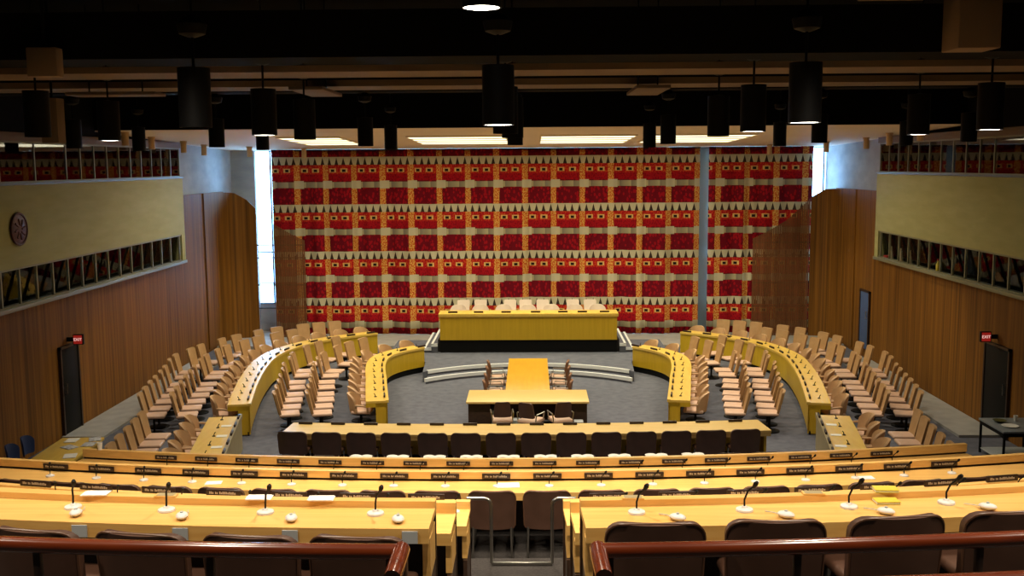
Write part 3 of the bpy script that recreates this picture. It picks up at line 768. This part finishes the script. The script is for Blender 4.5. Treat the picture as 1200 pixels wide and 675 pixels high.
# steel guard rails across the aisle
def guard():
    t = empty('guard_rail', (0, 10.55, ZF)); tag(t, 'bent steel guard rail crossing the aisle between wooden desks', 'rail')
    z1, z0 = 2.665-ZF, .03
    def arc(cx, cz, a0, a1, r): return [(cx+r*math.cos(R(a0+(a1-a0)*k/6)), 0, cz+r*math.sin(R(a0+(a1-a0)*k/6))) for k in range(7)]
    part('left_tube', steel, t, T([(-.60, 0, z1)]+arc(-.42, z1-.08, 90, 0, .08)+[(-.34, 0, z0)], .019, 10))
    part('right_tube', steel, t, T([(.56, 0, z1)]+arc(.39, z1-.08, 90, 180, .08)+[(.31, 0, z0)], .019, 10))
    part('bottom_bar', steel, t, B(-.34, .31, -.015, .015, z0-.02, z0+.01, bev=.006))
guard()
# polished wooden rails in front of the camera
def handrail(s, x0, x1, label):
    p = rowpath(x0, x1, 5.23, RD)
    t = empty('handrail', ((x0+x1)/2, 5.3, ZD)); off = (-(x0+x1)/2, -5.3, -ZD); tag(t, label, 'rail')
    def sec(bm, pts, r=.05):
        tube(bm, pts, r, 12)
    xe = x1 if s < 0 else x0
    pts = [(x+off[0], y+off[1], 4.155+off[2]) for x, y in p]
    part('rail_cap', red_wood, t, (sec, (pts, .043)))
    ye = Yc(5.23, xe, RD)
    part('end_return', red_wood, t, (sec, ([(xe+off[0], ye+.03+off[1], 4.155+off[2]), (xe+off[0], ye-.12+off[1], 4.15+off[2]), (xe+off[0]+s*.01, ye-.28+off[1], 4.125+off[2])], .047)))
    part('lower_rail', red_wood, t, W([(x+off[0], y+off[1]) for x, y in rowpath(x1, x0, 5.2, RD)], -.02, .02, 3.4+off[2], 3.44+off[2]))
    n = 4
    for k in range(n+1):
        x = x0+.06+(x1-x0-.12)*k/n
        part('post', dark_wood, t, B(x+off[0]-.02, x+off[0]+.02, Yc(5.23, x, RD)-.02+off[1], Yc(5.23, x, RD)+.02+off[1], -.02, 4.14+off[2], bev=.004))
handrail(-1, -4.6, -.6, 'polished red-brown wooden handrail in the left foreground')
handrail(1, .45, 4.6, 'polished red-brown wooden handrail in the right foreground')
t = empty('seat_back_rail', (2.5, 4.6, ZD)); tag(t, 'second wooden rail just entering the bottom right corner', 'rail')
part('rail_cap', red_wood, t, T([(x-2.5, y-4.6, 4.225-ZD) for x, y in rowpath(.6, 4.4, 4.55, 25)], .04, 10))
for x in (.8, 1.9, 3.0, 4.1): part('post', dark_wood, t, B(x-2.52, x-2.48, Yc(4.55, x, 25)-4.62, Yc(4.55, x, 25)-4.58, 0, 4.21-ZD))

# ------------------------------------------------------------------ front straight desk of the well with its row of chairs
def front_desk():
    x0, x1, Rr, Y0 = -5.05, 5.0, 55, 20.24
    o = empty('front_desk', (0, Y0, 0)); tag(o, 'long pale wood desk in the well with a row of dark brown chairs', 'desk')
    p = [(x, y-Y0) for x, y in rowpath(x1, x0, Y0, Rr)]
    part('worktop', pale_wood, o, W(p, 0, .88, .705, .75))
    part('front_panel', panel_wood, o, W(p, .82, .86, .1, .705)); part('plinth', black_metal, o, W(p, .78, .83, 0, .1))
    part('apron', pale_wood, o, W(p, .03, .06, .62, .705))
    for xe in (x0+.03, 0, x1-.08): part('support_panel', panel_wood, o, B(xe, xe+.05, Yc(0, xe, Rr)+.3, Yc(0, xe, Rr)+.84, 0, .705))
front_desk()
ledge_signs('brown', None, [-4.72+.7*k+(.04 if k == 4 else 0) for k in range(14)], 20.14, 55, 0, 'dark brown chair', 'pushed up to the long straight desk', 'chair', 'dark chairs at the straight desk')
ledge_signs('splate', small_plate, [-4.7+.7*k for k in range(14)], 21.0, 55, .75, 'low dark sign', 'on the far edge of the long straight desk', 'sign', 'dark signs on the straight desk')

# ------------------------------------------------------------------ horseshoe desks
def arclen(path):
    d = [0]
    for p, q in zip(path, path[1:]): d.append(d[-1]+math.hypot(q[0]-p[0], q[1]-p[1]))
    return d
def at_len(path, d, s):
    k = 0
    while k < len(d)-2 and d[k+1] < s: k += 1
    f = (s-d[k])/(d[k+1]-d[k]); p, q = path[k], path[k+1]; l = math.hypot(q[0]-p[0], q[1]-p[1])
    return (p[0]+(q[0]-p[0])*f, p[1]+(q[1]-p[1])*f), ((q[0]-p[0])/l, (q[1]-p[1])/l)
INNER = [(3.26, 23.28), (3.46, 24.5), (3.68, 25.9), (3.88, 27.1), (3.99, 28.2), (3.92, 28.95), (3.62, 29.62), (3.12, 30.22)]
OUTER = [(6.40, 22.98), (6.68, 24.4), (6.93, 25.8), (7.14, 27.3), (7.24, 28.6), (7.14, 29.7), (6.83, 30.75), (6.22, 31.7), (5.6, 32.3), (4.92, 32.85)]
def horseshoe(P_, s, ring, nch, cstart, cend, side):
    base = catmull(P_, 8); path = [(s*x, y) for x, y in base]
    o0 = 1 if s > 0 else -1     # right-hand side of a path running away is +X: outward for the right arm
    o = empty('horseshoe_desk', (path[0][0], path[0][1], 0)); off = (-path[0][0], -path[0][1])
    tag(o, '%s arm of the %s yellow horseshoe desk' % (side, ring), 'desk')
    p = [(x+off[0], y+off[1]) for x, y in path]
    def sw(a, b, *z): return W(p, *sorted((o0*a, o0*b)), *z)
    part('worktop', shoe_wood, o, sw(-.03, .5, .70, .75))
    part('front_panel', panel_wood, o, sw(0, .04, .09 if ring == 'outer' else .17, .70))
    part('plinth', black_metal, o, sw(.03, .07, 0, .09 if ring == 'outer' else .17))
    part('inner_lip', shoe_wood, o, sw(-.03, .05, .75, .762))
    # near end: full apron and a panel on the inner half
    (x, y), (tx, ty) = at_len(p, arclen(p), .03); ang = math.atan2(ty, tx)-PI/2
    Mx = Matrix.Translation((x, y, 0)) @ Matrix.Rotation(ang, 4, 'Z')
    a, b = sorted((0, s*.27)); a2, b2 = sorted((0, s*.5))
    part('end_panel', panel_wood, o, B(a, b, -.03, .01, .03, .7, M=Mx), B(a2, b2, -.03, .01, .6, .7, M=Mx))
    for sl in (1.15, 3.4, 5.6):
        (lx, ly), (tx, ty) = at_len(p, arclen(p), sl); Ml = Matrix.Translation((lx, ly, 0)) @ Matrix.Rotation(math.atan2(ty, tx)-PI/2, 4, 'Z')
        part('support_panel', panel_wood, o, B(*sorted((s*.045, s*.26)), -.02, .02, 0, .7, M=Ml))
    d = arclen(path)
    pos = [cstart+(cend-cstart)*i/(nch-1) for i in range(nch)]
    for i, q in enumerate(pos):
        (x, y), (tx, ty) = at_len(path, d, min(q, d[-1]-.02)); nx, ny = (ty, -tx) if s > 0 else (-ty, tx)
        if nx*s < 0 and y < 29: nx, ny = -nx, -ny
        where = '%s from near end' % nth(i)
        wob = random.uniform(-.22, .22) if i < nch-3 else random.uniform(-.1, .1)
        c = (x+nx*.62, y+ny*.62)
        place('delegate', delegate_chair, (c[0], c[1], 0), face(-nx, -ny)+wob, 'rounded tan armchair outside the %s arm of %s horseshoe, %s' % (side, ring, where), 'chair', 'armchairs along the horseshoe desks')
        place('splate', small_plate, (x+nx*.06, y+ny*.06, .762), face(nx, ny), 'low dark sign on %s arm of the %s horseshoe, %s' % (side, ring, where), 'sign', 'dark signs on the horseshoe desks')
        place('tmic', tiny_mic, (x+nx*.27, y+ny*.27, .752), face(-nx, -ny), 'small microphone on %s arm of the %s horseshoe, %s' % (side, ring, where), 'microphone', 'microphones on the horseshoe desks')
for s, side in ((-1, 'left'), (1, 'right')):
    horseshoe(INNER, s, 'inner', 10, .44, 7.2, side)
    horseshoe(OUTER, s, 'outer', 15, .46, 10.55, side)
    # short wing desks at the front
    wing = [(s*5.74, 18.72), (s*5.93, 19.75), (s*6.12, 20.8), (s*6.3, 21.84)]
    o = empty('wing_desk', (wing[0][0], wing[0][1], 0)); tag(o, 'short %s wing desk with four papers at its seats, in front of the outer horseshoe' % side if False else 'short %s wing desk running back from the middle tier' % side, 'desk')
    p = [(x-wing[0][0], y-wing[0][1]) for x, y in wing]; g = 1 if s > 0 else -1
    def sw(a, b, *z): return W(p, *sorted((g*a, g*b)), *z)
    part('worktop', shoe_wood, o, sw(0, .66, .70, .75)); part('raised_edge', grey_veneer, o, sw(-.05, .03, .70, .80)); part('front_panel', grey_veneer, o, sw(-.03, .01, 0, .70))
    part('end_panel', panel_wood, o, B(*sorted((p[-1][0]+s*.02, p[-1][0]+s*.3)), p[-1][1]-.05, p[-1][1], 0, .7))
    for i in range(5):
        f = .03+i*.215; x = wing[0][0]+(wing[-1][0]-wing[0][0])*f; y = wing[0][1]+(wing[-1][1]-wing[0][1])*f
        wh = '%s from the camera' % nth(i)
        place('delegate', delegate_chair, (x+s*.84, y-.02, 0), face(-s, .15)+random.uniform(-.25, .25), 'rounded tan armchair at the %s wing desk, %s' % (side, wh), 'chair', 'armchairs at the wing desks')
        if i < 5:
            place('splate', small_plate, (x-s*.01, y, .80), face(-s, .18), 'low dark sign on the raised edge of the %s wing desk, %s' % (side, wh), 'sign', 'dark signs on the wing desks')
            place('tmic', tiny_mic, (x+s*.36, y, .752), face(s, -.1), 'small microphone on the %s wing desk, %s' % (side, wh), 'microphone', 'microphones on the wing desks')
    for i in range(3):
        f = .2+i*.26; x = wing[0][0]+(wing[-1][0]-wing[0][0])*f+s*.2; y = wing[0][1]+(wing[-1][1]-wing[0][1])*f
        lay(lambda: sheet_stack(2, .15, .21), (x, y, .751), s*1.4, 'white papers on the %s wing desk, %s from the camera' % (side, nth(i)), 'paper')
    # loose advisor chairs, in curved rows
    R1 = [(4.85, 23.35), (4.95, 24.0), (5.05, 24.68), (5.16, 25.28), (5.3, 26.08), (5.42, 26.72), (5.47, 27.55), (5.47, 28.2), (5.3, 29.25), (5.08, 29.85), (4.78, 30.5)]
    R2 = [(5.6, 23.3), (5.7, 23.92), (5.82, 24.63), (5.93, 25.25), (6.06, 26.05), (6.2, 26.7), (6.25, 27.6), (6.33, 28.22), (6.2, 29.3), (6.0, 29.95), (5.65, 30.75)]
    R3 = [(7.97, 23.2), (8.09, 23.86), (8.2, 24.52), (8.32, 25.2), (8.42, 25.85), (8.52, 26.5), (8.65, 27.4), (8.7, 28.0), (8.65, 28.85), (8.58, 29.45), (8.32, 30.25), (8.1, 30.85), (7.72, 31.55), (7.35, 32.1)]
    R4 = [(8.7, 23.15), (8.83, 23.8), (8.96, 24.5), (9.05, 25.1), (9.17, 25.8), (9.28, 26.42), (9.5, 27.4), (9.58, 28.05), (9.48, 28.95), (9.38, 29.55), (9.08, 30.6), (8.85, 31.2), (8.4, 32.1), (8.0, 32.6), (7.3, 33.2), (6.85, 33.5), (6.38, 33.75)]
    for nm, row in (('row nearest inner horseshoe', R1), ('row before outer horseshoe', R2), ('row behind outer horseshoe', R3), ('row nearest the wall', R4)):
        for i, (x, y) in enumerate(row):
            p, q = row[max(i-1, 0)], row[min(i+1, len(row)-1)]; dx, dy = q[0]-p[0], q[1]-p[1]
            a = face(-dy*s, dx)           # faces the well
            if s < 0: a = face(dy, dx) if False else face(-dy*s, dx)
            place('advisor', advisor_chair, (s*x, y, floor_z(s*x, y)), a+random.uniform(-.09, .09)-s*.06, 'armless tan chair on %s side, %s, %s from near end' % (side, nm, nth(i)), 'chair', 'loose tan advisor chairs')
    for i, (x, y) in enumerate([(7.62, 18.8), (7.7, 19.42), (7.78, 20.05), (7.88, 20.68), (7.96, 21.27)]):
        place('advisor', advisor_chair, (s*x, y, 0), face(-s, .15)+random.uniform(-.08, .08), 'armless tan chair beside the %s wing desk, %s from the camera' % (side, nth(i)), 'chair', 'loose chairs beside the wing desks')

# ------------------------------------------------------------------ table in the well
t = empty('well_table', (0, 23.13, 0)); tag(t, 'T shaped yellow table standing in the middle of the well', 'table')
part('cross_top', pale_wood, t, B(-1.42, 1.42, 0, 1.26, .70, .75, bev=.006))
part('long_top', mat('bright_yellow_wood', (214, 160, 34), .36, rgb2=(222, 170, 44), scale=(12, 1.2, 12)), t, B(-.54, .54, 1.262, 5.3, .70, .752, bev=.006))
for s in (-1, 1):
    part('pedestal_panel', dark_wood, t, B(*sorted((s*.86, s*1.38)), .12, 1.1, 0, .70, bev=.006))
    part('stretcher_frame', blue_box, t, B(*sorted((s*.74, s*.84)), .2, .9, .02, .5, bev=.01))
part('back_panel', dark_wood, t, B(-1.38, 1.38, 1.1, 1.14, .05, .70)); part('long_pedestal', dark_wood, t, B(-.3, .3, 1.6, 5.0, 0, .70))
for s, side in ((-1, 'left'), (1, 'right')):
    for i, y in enumerate((24.85, 25.65, 26.6, 27.4)):
        place('well', lambda: usher_chair(mid_leather, 'well_armchair'), (s*.82, y, 0), face(-s, .12), 'brown armchair on the %s side of the T shaped table, %s from the camera' % (side, nth(i)), 'chair', 'armchairs at the T table')
for i, (x, y, a) in enumerate(((-.58, 22.74, .08), (.08, 22.62, -.5), (.74, 22.7, .3))):
    place('usher', usher_chair, (x, y, 0), a, ['dark-backed swivel armchair at the T table, leftmost of three and straight', 'dark-backed swivel armchair at the T table, middle of three and turned', 'dark-backed swivel armchair at the T table, rightmost of three'][i], 'chair', 'swivel armchairs at the T table')
def bin_(): 
    t = empty('waste_bin'); part('body', blue_box, t, B(-.1, .1, -.12, .12, 0, .38, bev=.02)); part('liner_rim', plastic_grey, t, B(-.105, .105, -.125, .125, .36, .39, bev=.01)); return t
place('bin', bin_, (-.27, 22.95, 0), .1, 'pale blue waste bin between swivel chairs left of centre', 'bin', 'waste bins')
place('bin', bin_, (1.16, 22.78, 0), 0, 'pale blue waste bin right of the rightmost swivel chair', 'bin', 'waste bins')

# ------------------------------------------------------------------ rostrum
def rostrum():
    t = empty('podium', (0, 31.8, .3)); tag(t, 'dark stepped podium with white step edges under the rostrum', 'podium')
    part('riser', dark_carpet, t, B(-2.86, 2.86, .1, 3.0, 0, .395))
    for s in (-1, 1):
        part('step', carpet, t, B(*sorted((s*2.86, s*3.06)), -.05, 2.9, 0, .28), B(*sorted((s*3.06, s*3.3)), .0, 3.0, 0, .14))
        part('nosing', nosing_m, t, B(*sorted((s*3.0, s*3.07)), -.06, 2.9, .27, .29), B(*sorted((s*3.24, s*3.31)), -.01, 3.0, .13, .15), B(*sorted((s*2.86, s*3.07)), -.06, -.02, .2, .29), B(*sorted((s*3.06, s*3.31)), -.02, .01, .07, .15))
    t = empty('rostrum_desk', (0, 31.8, .3)); tag(t, 'yellow wooden rostrum desk in front of the patterned curtain', 'desk')
    part('plinth', black_metal, t, B(-2.78, 2.78, 0, .09, 0, .40))
    part('front_panel', panel_wood, t, B(-2.78, 2.78, -.03, .03, .40, 1.13)); part('side_panel', panel_wood, t, B(-2.78, -2.74, .03, .7, .40, 1.13)); part('side_panel', panel_wood, t, B(2.74, 2.78, .03, .7, .40, 1.13))
    part('worktop', shoe_wood, t, B(-2.82, 2.82, -.06, .75, 1.13, 1.24, bev=.008))
rostrum()
for i, x in enumerate((-2.28, -1.57, -.8, -.02, .74, 1.5, 2.25)):
    place('rostrum', rostrum_chair, (x, 32.95, .7), PI+random.uniform(-.06, .06), 'low rounded cream armchair behind the rostrum desk, %s from left' % nth(i), 'chair', 'armchairs at the rostrum')
    place('splate', None, (x+(-.1, 0, .1, .25, .35, .2, .15)[i], 31.95, 1.54), 0, 'low dark sign on the rostrum desk, %s from left' % nth(i), 'sign', 'signs on the rostrum')
for i, x in enumerate((-2.2, -1.62, -.62, -.1, .48, 1.5, 2.08)):
    place('officer', officer_chair, (x, 34.15, .7 if y < 34.8 else .7), PI, 'upright white chair in the back row behind the rostrum, %s from left' % nth(i), 'chair', 'white chairs behind the rostrum')

# ------------------------------------------------------------------ side tables
t = empty('side_table', (-8.95, 19.15, 0)); t.rotation_euler = (0, 0, R(3)); tag(t, 'yellow wooden side table covered with papers by the left wall', 'table')
part('tabletop', shoe_wood, t, B(-.42, .42, -.95, .95, .69, .75, bev=.008)); part('apron', panel_wood, t, B(-.36, .36, -.88, .88, .6, .69))
for sx in (-1, 1):
    for sy in (-1, 1): part('leg', panel_wood, t, B(sx*.34-.03, sx*.34+.03, sy*.84-.03, sy*.84+.03, 0, .61))
for i, (x, y, rz, lab, mm) in enumerate(((-8.66, 18.75, .3, 'white papers at the near edge of the yellow side table', paper), (-9.12, 19.85, .1, 'white papers at the far left corner of the yellow side table', paper), (-8.70, 19.93, .4, 'printed brochures at the far right corner of the yellow side table', printed), (-8.95, 19.35, 1.0, 'grey printed brochures in the middle of the yellow side table', printed), (-8.66, 19.55, .1, 'fanned bluish brochures beyond the middle of the yellow side table', printed))):
    lay(lambda: sheet_stack(3, .22, .3, 'paper_sheets' if mm is paper else 'brochures', mm), (x, y, .75), rz, lab, 'papers')
for i, (x, y) in enumerate(((-9.72, 18.95), (-9.72, 19.55))):
    place('blue', blue_chair, (x, y, 0), -PI/2, 'blue plastic chair between left wall and yellow table, %s' % ('nearer' if i == 0 else 'farther'), 'chair', 'blue chairs')
t = empty('metal_table', (10.15, 21.0, 0)); tag(t, 'grey topped metal table by the right wall', 'table')
part('tabletop', grey_top, t, B(-.5, .5, -.58, .58, .70, .74, bev=.006)); part('lower_shelf', plastic_grey, t, B(-.46, .46, -.54, .54, .09, .11))
for sx in (-1, 1):
    for sy in (-1, 1): part('leg', black_metal, t, B(sx*.46-.02, sx*.46+.02, sy*.54-.02, sy*.54+.02, 0, .70))
part('frame', black_metal, t, B(-.47, .47, -.555, -.53, .62, .70), B(-.47, .47, .53, .555, .62, .70), B(-.48, -.455, -.55, .55, .62, .70), B(.455, .48, -.55, .55, .62, .70))
lay(cup, (10.3, 21.3, .74), 0, 'small white cup at the back of the grey metal table', 'cup')
def bowl():
    t = empty('bowl'); part('bowl', olive_cup, t, L([(.05, 0), (.14, .05), (.13, .05), (.045, .012)], 20)); return t
lay(bowl, (9.92, 21.2, .74), 0, 'flat olive bowl on the grey metal table', 'bowl')
def plate():
    t = empty('white_plate'); part('plate', paper, t, L([(.09, 0), (.17, .02), (.165, .025), (.085, .008)], 26)); return t
lay(plate, (9.98, 20.85, .74), 0, 'round white plate on the grey metal table', 'plate')

# ------------------------------------------------------------------ daylight, camera, view
wd = bpy.data.worlds.new('World'); bpy.context.scene.world = wd; wd.use_nodes = True
bg = wd.node_tree.nodes['Background']; bg.inputs[0].default_value = (.32, .62, 1, 1); bg.inputs[1].default_value = 14
cam = bpy.data.cameras.new('Camera'); co = bpy.data.objects.new('Camera', cam); C.objects.link(co)
cam.sensor_width = 36; cam.lens = 36.0; cam.clip_start = .05; cam.clip_end = 200
pt = math.atan(145.5/1200); yw = math.atan(23*math.cos(pt)/1200); ro = R(.4)
co.matrix_world = Matrix.Translation((.1, 0, 6.2)) @ Matrix.Rotation(yw, 4, 'Z') @ Matrix.Rotation(PI/2-pt, 4, 'X') @ Matrix.Rotation(-ro, 4, 'Z')
sc = bpy.context.scene; sc.camera = co
sc.view_settings.view_transform = 'Standard'; sc.view_settings.look = 'None'; sc.view_settings.gamma = 1; sc.view_settings.use_curve_mapping = False
sc.view_settings.exposure = 0.55
sc.cycles.max_bounces = 6; sc.cycles.use_light_tree = True
